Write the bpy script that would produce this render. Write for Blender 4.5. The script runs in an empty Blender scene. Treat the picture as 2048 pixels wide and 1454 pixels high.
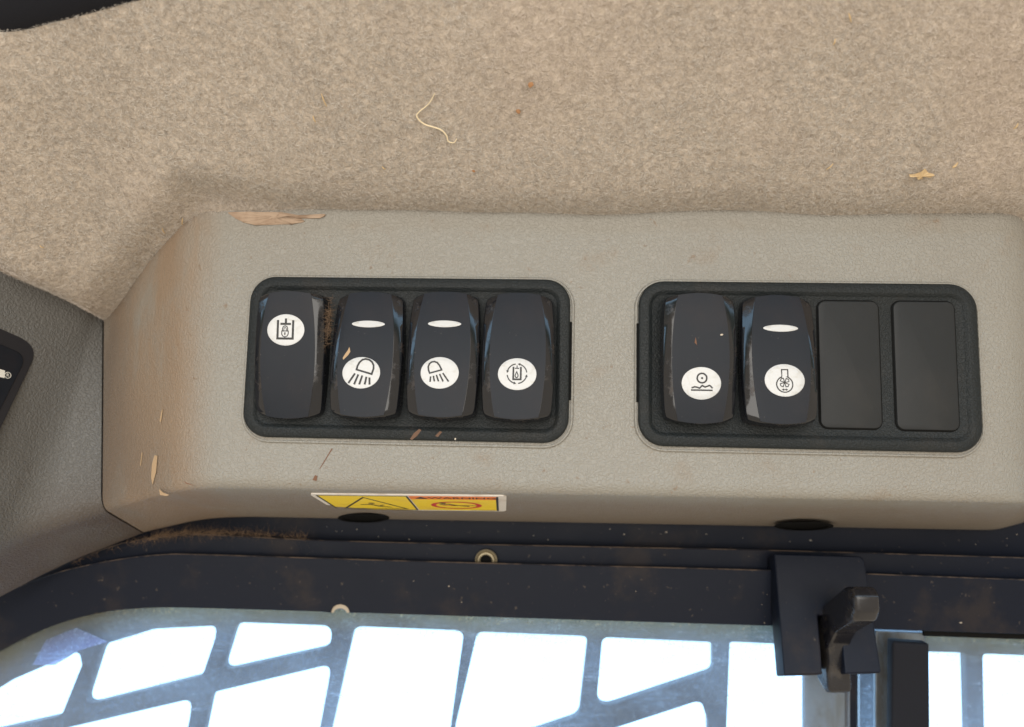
import bpy, math, random
import numpy as np
from mathutils import Matrix, Vector

random.seed(7); rng = np.random.default_rng(11)
S = bpy.context.scene
COL = S.collection

# ------------------------------------------------------------------ camera, world, lamps, exposure
F = 1500.0                       # focal length in photo pixels (photo 2048 x 1454)
PITCH = math.radians(36.4)       # the phone looks up, so that the headliner is level
HEAD = 1.55                      # camera height, metres
cam = bpy.data.cameras.new('camera'); cam_o = bpy.data.objects.new('camera', cam); COL.objects.link(cam_o)
cam.sensor_width = 36; cam.lens = F/2048*36; cam.clip_start = 0.01; cam.clip_end = 200
cam_o.location = (0, 0, HEAD); cam_o.rotation_euler = (math.radians(90)+PITCH, 0, 0)
cam.dof.use_dof = True; cam.dof.focus_distance = 0.268; cam.dof.aperture_fstop = 10
S.camera = cam_o
S.render.resolution_x, S.render.resolution_y = 1024, 727

world = bpy.data.worlds.new('World'); S.world = world; world.use_nodes = True
wn, wl = world.node_tree.nodes, world.node_tree.links
bg = wn['Background']
tc = wn.new('ShaderNodeTexCoord'); sx = wn.new('ShaderNodeSeparateXYZ'); rp = wn.new('ShaderNodeValToRGB')
wl.new(tc.outputs['Generated'], sx.inputs[0])
mr = wn.new('ShaderNodeMapRange'); mr.inputs[1].default_value = -1; mr.inputs[2].default_value = 1
wl.new(sx.outputs['Z'], mr.inputs[0]); wl.new(mr.outputs[0], rp.inputs[0])
els = rp.color_ramp.elements
els[0].position = 0.0; els[0].color = (0.21, 0.18, 0.14, 1)         # dry sunlit ground
els[1].position = 1.0; els[1].color = (0.45, 0.70, 1.0, 1)
for p, c in ((0.47, (0.23, 0.195, 0.15, 1)), (0.50, (0.06, 0.07, 0.05, 1)), (0.515, (0.07, 0.09, 0.06, 1)),
             (0.535, (0.48, 0.74, 1.0, 1)), (0.70, (0.40, 0.68, 1.0, 1))):
    e = els.new(p); e.color = c
wl.new(rp.outputs[0], bg.inputs[0]); bg.inputs[1].default_value = 4.3

def Wd(p):
    """camera-frame millimetres (x right, y depth, z up) -> world metres"""
    c, s = math.cos(PITCH), math.sin(PITCH)
    return Vector((p[0]*.001, (p[1]*c - p[2]*s)*.001, (p[1]*s + p[2]*c)*.001 + HEAD))
ROT = Matrix.Rotation(PITCH, 3, 'X')

def area(name, loc, target, size, energy, color):
    l = bpy.data.lights.new(name, 'AREA'); l.shape = 'RECTANGLE'; l.size, l.size_y = size
    l.energy = energy; l.color = color
    o = bpy.data.objects.new(name, l); COL.objects.link(o)
    o.location = Wd(loc); d = Wd(target) - Wd(loc)
    o.rotation_euler = d.to_track_quat('-Z', 'Y').to_euler()
    return o
# the open cab doorway behind and to the left of the phone
area('doorway_light', (-60, -470, 150), (20, 268, 20), (0.95, 0.54), 6.9, (1.0, 0.965, 0.915))

S.view_settings.view_transform = 'Standard'; S.view_settings.look = 'None'
S.view_settings.exposure = -0.26; S.view_settings.gamma = 1.0; S.view_settings.use_curve_mapping = False

# ------------------------------------------------------------------ geometry helpers
V3 = lambda *a: np.array(a, float)
def U(px, py, d): return V3((px-1024)/F*d, d, (727-py)/F*d)
def ray(px, py): return V3((px-1024)/F, 1.0, (727-py)/F)
class Plane:
    def __init__(s, o, eu, ev):
        s.o = np.array(o, float); s.eu = eu/np.linalg.norm(eu)
        ev = ev - s.eu*np.dot(ev, s.eu); s.ev = ev/np.linalg.norm(ev)
        s.ew = np.cross(s.eu, s.ev)
        if np.dot(s.ew, s.o) > 0: s.ew = -s.ew         # towards the camera
    def px(s, x, y, w=0.0):
        r = ray(x, y); t = np.dot(s.o + s.ew*w, s.ew)/np.dot(r, s.ew); q = r*t - s.o
        return np.array((np.dot(q, s.eu), np.dot(q, s.ev)))
    def at(s, u, v, w=0.0): return s.o + s.eu*u + s.ev*v + s.ew*w
    def pt(s, x, y, w=0.0):
        a = s.px(x, y, w); return s.at(a[0], a[1], w)
    def matrix(s, u, v, w=0.0):
        o = Wd(s.at(u, v, w)); m = Matrix.Identity(4)
        for i, e in enumerate((s.eu, s.ev, s.ew)):
            c = ROT @ Vector(e)
            for k in range(3): m[k][i] = c[k]
        m.translation = o
        return m

def setp(o, label=None, cat=None, group=None, kind=None):
    if label: o['label'] = label
    if cat: o['category'] = cat
    if group: o['group'] = group
    if kind: o['kind'] = kind
    return o

ORG = {}
def empty(name, origin, label, cat, group=None):
    o = bpy.data.objects.new(name, None); COL.objects.link(o); o.empty_display_size = .01
    w = Wd(origin); o.location = w; ORG[o.name] = w
    return setp(o, label, cat, group)

def finish(me, mat, smooth, angle):
    mat = getattr(mat, "m", mat)
    me.materials.append(mat)
    if smooth:
        me.polygons.foreach_set('use_smooth', [True]*len(me.polygons))
        me.set_sharp_from_angle(angle=math.radians(angle))
    me.update()

def mk(name, verts, faces, mat, parent=None, smooth=True, angle=38, origin=None):
    """verts in camera-frame mm -> one mesh object"""
    verts = [Wd(v) for v in verts]
    if parent is not None: o0 = ORG[parent.name]
    else:
        o0 = Wd(origin) if origin is not None else sum(verts, Vector())/len(verts)
    me = bpy.data.meshes.new(name)
    me.from_pydata([tuple(v - o0) for v in verts], [], [tuple(f) for f in faces])
    finish(me, mat, smooth, angle)
    ob = bpy.data.objects.new(name, me); COL.objects.link(ob)
    if parent is not None: ob.parent = parent
    else: ob.location = o0
    ORG[ob.name] = o0
    return ob

def mkl(name, verts, faces, mat, parent, smooth=True, angle=38):
    """verts in the parent's local mm (parent carries the pose)"""
    me = bpy.data.meshes.new(name)
    me.from_pydata([tuple(np.array(v)*.001) for v in verts], [], [tuple(f) for f in faces])
    finish(me, mat, smooth, angle)
    return inst(name, me, parent)
def inst(name, me, parent):
    ob = bpy.data.objects.new(name, me); COL.objects.link(ob); ob.parent = parent
    return ob

def grid_faces(nr, nc, off=0):
    return [(off+r*nc+c, off+r*nc+c+1, off+(r+1)*nc+c+1, off+(r+1)*nc+c) for r in range(nr-1) for c in range(nc-1)]

def round_poly(pts, rad, n=6):
    pts = [np.array(p, float) for p in pts]; out = []
    N = len(pts)
    for i in range(N):
        p0, p, p1 = pts[i-1], pts[i], pts[(i+1) % N]
        r = rad[i] if isinstance(rad, (list, tuple)) else rad
        a, b = p0-p, p1-p; la, lb = np.linalg.norm(a), np.linalg.norm(b)
        if r <= 0: out.append(p); continue
        ang = math.acos(max(-1, min(1, np.dot(a, b)/la/lb)))
        t = min(r/math.tan(ang/2), la*.48, lb*.48)
        A, B = p+a/la*t, p+b/lb*t
        for k in range(n+1):
            s = k/n; out.append((1-s)**2*A + 2*s*(1-s)*p + s*s*B)
    return out

def rrect(w, h, r, n=6):
    out = []
    for cx, cy, a0 in ((w/2-r, h/2-r, 0), (-w/2+r, h/2-r, 90), (-w/2+r, -h/2+r, 180), (w/2-r, -h/2+r, 270)):
        for k in range(n+1):
            a = math.radians(a0+90*k/n); out.append((cx+r*math.cos(a), cy+r*math.sin(a)))
    return out

def fill2d(outline, holes, thick, bevel=0.0, res=2):
    """flat plate with holes as verts/faces: z from -thick to 0"""
    cu = bpy.data.curves.new('tmp', 'CURVE'); cu.dimensions = '2D'; cu.fill_mode = 'BOTH'
    for loop in [outline]+list(holes):
        sp = cu.splines.new('POLY'); sp.points.add(len(loop)-1); sp.use_cyclic_u = True
        for i, p in enumerate(loop): sp.points[i].co = (p[0], p[1], 0, 1)
    cu.extrude = max(thick/2-bevel, 1e-4)
    if bevel > 0: cu.bevel_depth = bevel; cu.bevel_resolution = res; cu.offset = -bevel
    o = bpy.data.objects.new('tmp', cu); COL.objects.link(o)
    dg = bpy.context.evaluated_depsgraph_get(); dg.update()
    me = o.evaluated_get(dg).to_mesh()
    vs = [(v.co.x, v.co.y, v.co.z - thick/2) for v in me.vertices]; fs = [tuple(p.vertices) for p in me.polygons]
    o.evaluated_get(dg).to_mesh_clear()
    bpy.data.objects.remove(o); bpy.data.curves.remove(cu)
    return vs, fs

def text2d(body, size):
    cu = bpy.data.curves.new('tmp', 'FONT'); cu.body = body; cu.size = size; cu.align_x = 'CENTER'; cu.align_y = 'CENTER'; cu.resolution_u = 3
    cu.offset = size*0.012
    o = bpy.data.objects.new('tmp', cu); COL.objects.link(o)
    dg = bpy.context.evaluated_depsgraph_get(); dg.update()
    me = o.evaluated_get(dg).to_mesh()
    vs = [(v.co.x, v.co.y) for v in me.vertices]; fs = [tuple(p.vertices) for p in me.polygons]
    o.evaluated_get(dg).to_mesh_clear()
    bpy.data.objects.remove(o); bpy.data.curves.remove(cu)
    return vs, fs

class Art:
    """2-D strokes and shapes collected into one printed mesh"""
    def __init__(s, bold=1.0): s.v = []; s.f = []; s.bold = bold
    def poly(s, pts):
        o = len(s.v); s.v += [tuple(p) for p in pts]; s.f.append(tuple(range(o, o+len(pts))))
    def stroke(s, pts, w, closed=False):
        w = w*s.bold
        pts = [np.array(p, float) for p in pts]
        n = len(pts)
        if closed: pts = pts+[pts[0]]
        L, R = [], []
        m = len(pts)
        for i, p in enumerate(pts):
            if closed and i in (0, m-1): a, b = pts[1]-pts[0], pts[-1]-pts[-2]
            else: a, b = pts[min(i+1, m-1)]-p, p-pts[max(i-1, 0)]
            la, lb = np.linalg.norm(a), np.linalg.norm(b)
            ta = a/la if la > 1e-9 else b/lb
            tb = b/lb if lb > 1e-9 else ta
            na, nb = np.array((-ta[1], ta[0])), np.array((-tb[1], tb[0]))
            q = na+nb; q = q/max(np.linalg.norm(q), 1e-6); k = 1/max(.45, np.dot(q, na))
            L.append(p+q*w/2*k); R.append(p-q*w/2*k)
        o = len(s.v); s.v += [tuple(x) for x in L]+[tuple(x) for x in R]
        for i in range(m-1): s.f.append((o+i, o+i+1, o+m+i+1, o+m+i))
    def arc(s, c, r, a0, a1, w, n=20, ry=None):
        ry = ry or r
        s.stroke([(c[0]+r*math.cos(math.radians(a0+(a1-a0)*k/n)), c[1]+ry*math.sin(math.radians(a0+(a1-a0)*k/n))) for k in range(n+1)], w)
    def ring(s, c, r, w, n=32): s.stroke([(c[0]+r*math.cos(2*math.pi*k/n), c[1]+r*math.sin(2*math.pi*k/n)) for k in range(n)], w, True)
    def disc(s, c, r, n=14): s.poly([(c[0]+r*math.cos(2*math.pi*k/n), c[1]+r*math.sin(2*math.pi*k/n)) for k in range(n)])
    def text(s, body, size, c, sx=1.0, sy=1.0):
        vs, fs = text2d(body, size); o = len(s.v)
        s.v += [(c[0]+x*sx, c[1]+y*sy) for x, y in vs]; s.f += [tuple(o+i for i in f) for f in fs]

def lift(art, fn): return [fn(x, y) for x, y in art.v]

def tube(pts, rad, n=6, cap=True):
    """round bar along 3-D points, radius per point"""
    pts = [np.array(p, float) for p in pts]; vs, fs = [], []
    up = np.array((0.3, -1, .2)); m = len(pts)
    for i, p in enumerate(pts):
        t = pts[min(i+1, m-1)]-pts[max(i-1, 0)]; t /= max(np.linalg.norm(t), 1e-9)
        a = np.cross(t, up); a /= max(np.linalg.norm(a), 1e-9); b = np.cross(t, a)
        r = rad[i] if hasattr(rad, '__len__') else rad
        for k in range(n):
            q = 2*math.pi*k/n; vs.append(p+a*r*math.cos(q)+b*r*math.sin(q))
    for i in range(m-1):
        for k in range(n): fs.append((i*n+k, i*n+(k+1) % n, (i+1)*n+(k+1) % n, (i+1)*n+k))
    if cap: fs.append(tuple(range(n))[::-1]); fs.append(tuple((m-1)*n+k for k in range(n)))
    return vs, fs

def smooth_path(pts, n=8):
    pts = [np.array(p, float) for p in pts]; out = []
    for i in range(len(pts)-1):
        p0, p1, p2, p3 = pts[max(i-1, 0)], pts[i], pts[i+1], pts[min(i+2, len(pts)-1)]
        for k in range(n):
            t = k/n
            out.append(.5*((2*p1)+(-p0+p2)*t+(2*p0-5*p1+4*p2-p3)*t*t+(-p0+3*p1-3*p2+p3)*t**3))
    out.append(pts[-1]); return out

# ------------------------------------------------------------------ materials
def srgb(r, g, b):
    f = lambda c: (c/255/12.92 if c/255 <= .04045 else ((c/255+.055)/1.055)**2.4)
    return (f(r), f(g), f(b), 1)

class M:
    def __init__(s, name, col, rough=.5, metal=0., spec=.5):
        s.m = bpy.data.materials.new(name); s.m.use_nodes = True
        s.n, s.l = s.m.node_tree.nodes, s.m.node_tree.links
        s.p = s.n['Principled BSDF']; s.out = s.n['Material Output']
        c = tuple(col)+((1,) if len(col) == 3 else ())
        s.p.inputs['Base Color'].default_value = c
        s.p.inputs['Roughness'].default_value = rough; s.p.inputs['Metallic'].default_value = metal
        s.p.inputs['Specular IOR Level'].default_value = spec
        s.tc = s.n.new('ShaderNodeTexCoord'); s.colsock = None; s.base = c; s.h = None; s.rough0 = rough
    def noise(s, scale, detail=3, rough=.55, dist=0., stretch=None, rot=None):
        t = s.n.new('ShaderNodeTexNoise'); t.inputs['Scale'].default_value = scale; t.inputs['Detail'].default_value = detail
        t.inputs['Roughness'].default_value = rough; t.inputs['Distortion'].default_value = dist
        if stretch:
            mp = s.n.new('ShaderNodeMapping'); mp.inputs['Scale'].default_value = stretch
            if rot: mp.inputs['Rotation'].default_value = rot
            s.l.new(s.tc.outputs['Object'], mp.inputs[0]); s.l.new(mp.outputs[0], t.inputs['Vector'])
        else: s.l.new(s.tc.outputs['Object'], t.inputs['Vector'])
        return t.outputs['Fac']
    def ramp(s, sock, a, b):
        r = s.n.new('ShaderNodeMapRange'); r.inputs[1].default_value = a; r.inputs[2].default_value = b; r.interpolation_type = 'SMOOTHSTEP'
        s.l.new(sock, r.inputs[0]); return r.outputs[0]
    def math(s, op, a, b):
        m = s.n.new('ShaderNodeMath'); m.operation = op; m.use_clamp = False
        for i, q in enumerate((a, b)):
            if isinstance(q, (int, float)): m.inputs[i].default_value = q
            else: s.l.new(q, m.inputs[i])
        return m.outputs[0]
    def mix(s, fac, col, amount=1.0):
        x = s.n.new('ShaderNodeMix'); x.data_type = 'RGBA'
        f = s.math('MULTIPLY', fac, amount) if amount != 1.0 else fac
        s.l.new(f, x.inputs['Factor'])
        if s.colsock: s.l.new(s.colsock, x.inputs['A'])
        else: x.inputs['A'].default_value = s.base
        x.inputs['B'].default_value = tuple(col)+((1,) if len(col) == 3 else ())
        s.colsock = x.outputs['Result']; s.l.new(s.colsock, s.p.inputs['Base Color']); return s
    def rough(s, fac, lo, hi):
        r = s.n.new('ShaderNodeMapRange'); r.inputs[3].default_value = lo; r.inputs[4].default_value = hi
        s.l.new(fac, r.inputs[0]); s.l.new(r.outputs[0], s.p.inputs['Roughness']); return s
    def bump(s, sock, strength, dist):
        b = s.n.new('ShaderNodeBump'); b.inputs['Strength'].default_value = strength; b.inputs['Distance'].default_value = dist
        s.l.new(sock, b.inputs['Height'])
        if s.h: s.l.new(s.h, b.inputs['Normal'])
        s.h = b.outputs[0]; s.l.new(s.h, s.p.inputs['Normal']); return s
    def box(s, lo, hi, soft):
        """mask of an object-space box with soft edges, for stains and painted shade with a place of their own (metres)"""
        sep = s.n.new('ShaderNodeSeparateXYZ'); s.l.new(s.tc.outputs['Object'], sep.inputs[0]); acc = None
        for i in range(3):
            if lo[i] is None: continue
            a = s.ramp(sep.outputs[i], lo[i]-soft, lo[i]+soft); b = s.ramp(sep.outputs[i], hi[i]+soft, hi[i]-soft)
            q = s.math('MULTIPLY', a, b); acc = q if acc is None else s.math('MULTIPLY', acc, q)
        return acc

def plastic_grey(name, dusty):
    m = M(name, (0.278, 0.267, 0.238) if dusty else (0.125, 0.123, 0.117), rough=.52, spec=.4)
    m.mix(m.ramp(m.noise(14, 4), .35, .75), (0.25, 0.225, 0.19) if dusty else (0.10, 0.093, 0.084), .45)
    m.mix(m.ramp(m.noise(60, 5, .65), .56, .72), (0.25, 0.20, 0.15) if dusty else (.085, .075, .065), .35)
    if dusty:
        st = m.noise(38, 5, .6, .4, stretch=(1.6, .5, .5))
        side = m.box((-.212, None, None), (-.150, None, None), .012)
        m.mix(m.math('MULTIPLY', m.ramp(st, .22, .58), side), (0.29, 0.20, 0.13), .8)
        seam = m.box((-.30, None, None), (-.196, None, None), .014)  # grime by the seam, darkened to paint in the corner's shade
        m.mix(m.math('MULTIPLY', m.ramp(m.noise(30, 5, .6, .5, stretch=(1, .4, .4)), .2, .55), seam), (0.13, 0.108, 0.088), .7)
        m.mix(m.ramp(m.noise(240, 3, .6), .66, .74), (0.20, 0.13, 0.08), .5)
        low = m.box((None, DUSTY_Y, None), (None, 1.0, None), .016)  # brown dust, deepened to paint the underside darker
        m.mix(m.math('MULTIPLY', m.ramp(m.noise(24, 4, .6, .3, stretch=(.6, 1, 1)), .05, .5), low), (0.19, 0.145, 0.11), .62)
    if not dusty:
        low = m.box((None, .018, None), (None, 1.0, None), .012)  # shade of the trim's lower lip, painted as a brown tone
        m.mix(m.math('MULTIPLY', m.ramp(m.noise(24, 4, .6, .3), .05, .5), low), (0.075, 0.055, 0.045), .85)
    g = m.noise(1150, 1.5, .5, .6)
    m.bump(m.ramp(g, .36, .64), .75, .00025)
    m.rough(m.noise(300, 2), .36, .52)
    return m
DUSTY_Y = 0.016
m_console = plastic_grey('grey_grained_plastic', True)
m_trim = plastic_grey('grey_trim_plastic', False)  # trim grey set darker to carry part of the corner's shade

m_bezel = M('black_grained_plastic', (0.010, 0.013, 0.014), rough=.5, spec=.30)
m_bezel.mix(m_bezel.ramp(m_bezel.noise(70, 5, .6), .5, .75), (0.030, 0.026, 0.022), .45)
m_bezel.bump(m_bezel.ramp(m_bezel.noise(1500, 1.5, .5, .8), .36, .64), .6, .00018)
m_matte = M('matte_black_rocker', (0.006, 0.009, 0.015), rough=.46, spec=.25)
m_matte.mix(m_matte.ramp(m_matte.noise(55, 4, .6), .45, .8), (0.020, 0.016, 0.018), .5)
m_matte.mix(m_matte.ramp(m_matte.noise(1100, 3, .7), .70, .76), (0.30, 0.26, 0.22), .35)
m_matte.bump(m_matte.noise(3000, 2), .25, .00006)
m_gloss = M('gloss_black_rocker', (0.010, 0.011, 0.014), rough=.10, spec=.55)
m_gloss.mix(m_gloss.ramp(m_gloss.noise(160, 5, .65), .56, .70), (0.13, 0.085, 0.055), .22)
m_gloss.rough(m_gloss.ramp(m_gloss.noise(160, 5, .65), .5, .7), .07, .5)
m_gloss.bump(m_gloss.noise(120, 2), .10, .0006)
m_blank = M('blank_plate_plastic', (0.013, 0.0145, 0.0155), rough=.55, spec=.35)
m_blank.mix(m_blank.ramp(m_blank.noise(45, 4, .6), .45, .8), (0.028, 0.026, 0.024), .5)
m_blank.bump(m_blank.noise(2200, 2), .35, .00008)
m_lens = M('white_lens', (0.555, 0.565, 0.57), rough=.25, spec=.5)
m_lens.mix(m_lens.ramp(m_lens.noise(330, 4, .6, .8), .5, .72), (0.44, 0.43, 0.39), .6)
m_ink = M('black_print', (0.012, 0.012, 0.012), rough=.5)
m_slot = M('dark_slot', (0.006, 0.006, 0.006), rough=.8, spec=.1)

m_felt = M('felt_backing', (0.60, 0.52, 0.435), rough=.95, spec=.1)
m_felt.mix(m_felt.ramp(m_felt.noise(420, 4, .7, .6), .35, .65), (0.38, 0.32, 0.26), .8)
m_felt.bump(m_felt.noise(520, 4, .7, .7), 1.0, .0012)
m_fibre = M('felt_fibre', (0.67, 0.635, 0.585), rough=.85, spec=.15)
at = m_fibre.n.new('ShaderNodeAttribute'); at.attribute_name = 'shade'
m_fibre.mix(at.outputs['Fac'], (0.33, 0.295, 0.26))
m_fibre.mix(m_fibre.ramp(m_fibre.noise(9, 3, .5), .5, .68), (0.66, 0.52, 0.43), .35)

m_steel = M('black_painted_steel', (0.0045, 0.0075, 0.017), rough=.45, spec=.20)
m_steel.mix(m_steel.ramp(m_steel.noise(26, 5, .65), .53, .72), (0.034, 0.026, 0.023), .5)
m_steel.mix(m_steel.ramp(m_steel.noise(420, 3, .6), .67, .74), (0.16, 0.13, 0.10), .35)
m_steel.rough(m_steel.noise(40, 4), .36, .6)
m_steel.bump(m_steel.noise(90, 3), .15, .0006)
m_wallm = M('dark_cab_shell', (0.010, 0.010, 0.011), rough=.8, spec=.2)
m_rubber = M('black_rubber', (0.010, 0.011, 0.016), rough=.7, spec=.2)
m_rubber.bump(m_rubber.noise(900, 3), .4, .0002)
m_guard = M('guard_steel', (0.016, 0.022, 0.034), rough=.5, spec=.4)
m_guard.mix(m_guard.ramp(m_guard.noise(60, 5, .65), .45, .7), (0.045, 0.05, 0.055), .5)
m_lever = M('worn_lever_plastic', (0.010, 0.010, 0.013), rough=.25, spec=.6)
m_lever.mix(m_lever.ramp(m_lever.noise(90, 5, .65, .5), .5, .66), (0.075, 0.062, 0.05), .45)
m_lever.rough(m_lever.noise(90, 4), .12, .4)
m_bolt = M('dull_brass_plating', (0.42, 0.37, 0.26), rough=.4, metal=.7)
m_tan = M('tan_lit_edge', (0.42, 0.36, 0.28), rough=.5, metal=.2)
m_channel = M('galvanised_channel', (0.20, 0.25, 0.31), rough=.4, metal=.5)
m_channel.mix(m_channel.ramp(m_channel.noise(70, 5, .7, .4, stretch=(1, .4, .4)), .45, .65), (0.12, 0.11, 0.09), .7)
m_yellow = M('sticker_yellow', (0.95, 0.70, 0.03), rough=.4)
m_yellow.mix(m_yellow.ramp(m_yellow.noise(60, 5, .6), .5, .75), (0.70, 0.45, 0.10), .5)
m_orange = M('sticker_orange', (0.85, 0.22, 0.03), rough=.4)
m_red = M('sticker_red', (0.60, 0.03, 0.03), rough=.4)
m_white = M('sticker_white', (0.74, 0.70, 0.64), rough=.45)
m_white.mix(m_white.ramp(m_white.noise(120, 4, .6), .5, .75), (0.45, 0.35, 0.26), .5)
m_badge = M('badge_black', (0.012, 0.013, 0.018), rough=.35)
m_bwhite = M('badge_white', (0.72, 0.71, 0.66), rough=.5)
m_straw = M('dry_straw', (0.62, 0.47, 0.27), rough=.7)
m_straw.mix(m_straw.noise(300, 3), (0.45, 0.29, 0.14), .6)
m_stem = M('pale_stem', (0.78, 0.66, 0.45), rough=.6)
m_paper = M('brown_paper', (0.40, 0.30, 0.22), rough=.9)
m_paper.mix(m_paper.ramp(m_paper.noise(160, 4), .4, .7), (0.28, 0.19, 0.13), .7)
m_lint = M('brown_lint', (0.19, 0.125, 0.08), rough=.95, spec=.1)
m_lint.mix(m_lint.noise(300, 3), (0.07, 0.05, 0.035), .9)
m_speck = M('pale_dust', (0.50, 0.44, 0.36), rough=.9)
m_mud = M('orange_mud', (0.46, 0.32, 0.19), rough=.9)
m_mud2 = M('brown_mud', (0.17, 0.085, 0.05), rough=.9)

def glass_mat(name, dust, tint, seed, fade=False, dcol=(.66, .78, .94, 1)):  # default dust colour is tinted blue to carry the sky's light
    m = M(name, (1, 1, 1)); n, l = m.n, m.l
    tr = n.new('ShaderNodeBsdfTransparent'); tr.inputs[0].default_value = tuple(tint)+(1,)
    gl = n.new('ShaderNodeBsdfGlossy'); gl.inputs['Roughness'].default_value = .04; gl.inputs[0].default_value = (1, 1, 1, 1)
    fr = n.new('ShaderNodeFresnel'); fr.inputs[0].default_value = 1.45
    a = n.new('ShaderNodeMixShader'); l.new(fr.outputs[0], a.inputs[0]); l.new(tr.outputs[0], a.inputs[1]); l.new(gl.outputs[0], a.inputs[2])
    tl = n.new('ShaderNodeBsdfTranslucent'); tl.inputs[0].default_value = dcol
    df = n.new('ShaderNodeBsdfDiffuse'); df.inputs[0].default_value = (.5, .45, .38, 1)
    b = n.new('ShaderNodeMixShader'); b.inputs[0].default_value = .1; l.new(tl.outputs[0], b.inputs[1]); l.new(df.outputs[0], b.inputs[2])
    f1 = m.ramp(m.noise(22+seed, 5, .65, .5), .35, .7); f2 = m.ramp(m.noise(600, 4, .75), .5, .7)
    f3 = m.ramp(m.noise(260, 4, .7, .3, stretch=(.15, 1, 1), rot=(0, .3, .5)), .55, .75)
    f = m.math('ADD', m.math('MULTIPLY', f1, .35), m.math('ADD', m.math('MULTIPLY', f2, .6), m.math('MULTIPLY', f3, .6)))
    f = m.math('MULTIPLY', m.math('ADD', f, .25), dust)
    c = n.new('ShaderNodeMixShader'); l.new(f, c.inputs[0]); l.new(a.outputs[0], c.inputs[1]); l.new(b.outputs[0], c.inputs[2])
    if fade:      # a film that thins out away from the frame
        at_ = n.new('ShaderNodeAttribute'); at_.attribute_name = 'film'
        cl = n.new('ShaderNodeBsdfTransparent'); e = n.new('ShaderNodeMixShader')
        nz = m.math('MULTIPLY', at_.outputs['Fac'], m.math('ADD', .45, m.noise(120, 4, .7, .2, stretch=(.35, 1, 1))))
        l.new(nz, e.inputs[0]); l.new(cl.outputs[0], e.inputs[1]); l.new(c.outputs[0], e.inputs[2]); c = e
    l.new(c.outputs[0], m.out.inputs[0]); return m
m_glass = glass_mat('dirty_glass', .30, (.97, .99, 1.0), 0)
m_glass2 = glass_mat('dirty_glass_near_edge', .62, (.80, .74, .50), 5, True, (.62, .50, .28, 1))
m_patch = glass_mat('lavender_patch', .95, (.80, .80, 1.0), 9)

# ------------------------------------------------------------------ planes of the place
yaw, roll, tilt = math.radians(3.0), math.radians(0.9), math.radians(6.5)
PANEL = Plane(U(1220, 715, 268), V3(math.cos(yaw), -math.sin(yaw), -math.sin(roll)), V3(0, math.sin(tilt), math.cos(tilt)))
# ceiling: z = CZ0 - CK * depth - CX * x, through the console's top edge and the corner by the seam
_c = [PANEL.pt(400, 462), PANEL.pt(2040, 469), U(205, 674, 325)]
CZ0, CK, CX = np.linalg.solve(np.array([[1, -p[1], -p[0]] for p in _c]), np.array([p[2] for p in _c]))
print('ceiling', CZ0, CK, CX)
def ceil_hit(px, py):
    r = ray(px, py); t = CZ0/(r[2]+CK+CX*r[0]); return r*t
cn = V3(CX, CK, 1); cn /= np.linalg.norm(cn)  # up out of the room

# ------------------------------------------------------------------ cab shell behind everything
bw = [U(-500, 240, 372), U(3000, 240, 372), U(3000, 1135, 372), U(-500, 1135, 372)]
setp(mk('cab_wall', bw+[p+V3(0, 8, 0) for p in bw],
        [(0, 1, 2, 3), (7, 6, 5, 4), (0, 4, 5, 1), (1, 5, 6, 2), (2, 6, 7, 3), (3, 7, 4, 0)], m_wallm, smooth=False), kind='structure')

# ------------------------------------------------------------------ overhead console
def fillet3(P, L, n):
    """polyline of 3-D points, corners rounded over length L, constant sample counts n (per segment, per fillet)"""
    P = [np.array(p, float) for p in P]; out = []
    N = len(P); ent = [None]*N
    for i in range(1, N-1):
        a, b = P[i-1]-P[i], P[i+1]-P[i]
        ent[i] = (P[i]+a/np.linalg.norm(a)*min(L[i-1], np.linalg.norm(a)*.45), P[i]+b/np.linalg.norm(b)*min(L[i-1], np.linalg.norm(b)*.45))
    for i in range(N-1):
        A = P[0] if i == 0 else ent[i][1]; B = P[-1] if i == N-2 else ent[i+1][0]
        for k in range(n[0]): out.append(A+(B-A)*k/n[0])
        if i < N-2:
            for k in range(n[1]):
                s = k/n[1]; out.append((1-s)**2*ent[i+1][0]+2*s*(1-s)*P[i+1]+s*s*ent[i+1][1])
        else: out.append(B)
    return out

def shell(T, B, E, LT, LB, LE, rad, n=(10, 10), ret=(10, 14)):
    t, b, e = fillet3(T, LT, n), fillet3(B, LB, n), fillet3(E, LE, n)
    rows = []
    for i in range(len(t)):
        prof = fillet3([t[i], b[i], e[i], e[i]+V3(0, ret[0], ret[1])], [rad, 2.0], (8, 8)); rows.append(prof)
    nc = len(rows[0]); return [p for r in rows for p in r], grid_faces(len(rows), nc), rows

up8 = PANEL.ev*9
T = [U(205, 632, 326)+up8, PANEL.pt(388, 428)+up8, PANEL.pt(2052, 436)+up8, U(2120, 436, 330)+up8]
B = [U(205, 1016, 311), PANEL.pt(378, 972), PANEL.pt(2052, 1004), U(2130, 1000, 335)]
E = [U(290, 1066, 347), U(425, 1033, 346), U(1988, 1061, 346), U(2070, 1040, 365)]
console = empty('overhead_console', PANEL.at(0, -45), 'grey grained plastic overhead console holding two black switch bezels', 'console')
vs, fs, rows = shell(T, B, E, (15, 12), (15, 12), (22, 6), 5)
# turn the left rim inwards so that the seam has depth
nc = len(rows[0]); base = len(vs); rim = [p+V3(1.5, 7, 0) for p in rows[0]]
vs = vs+rim; fs = fs+[(i, base+i, base+i+1, i+1) for i in range(nc-1)]
mk('shell', vs, fs, m_console, console, angle=60)

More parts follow.
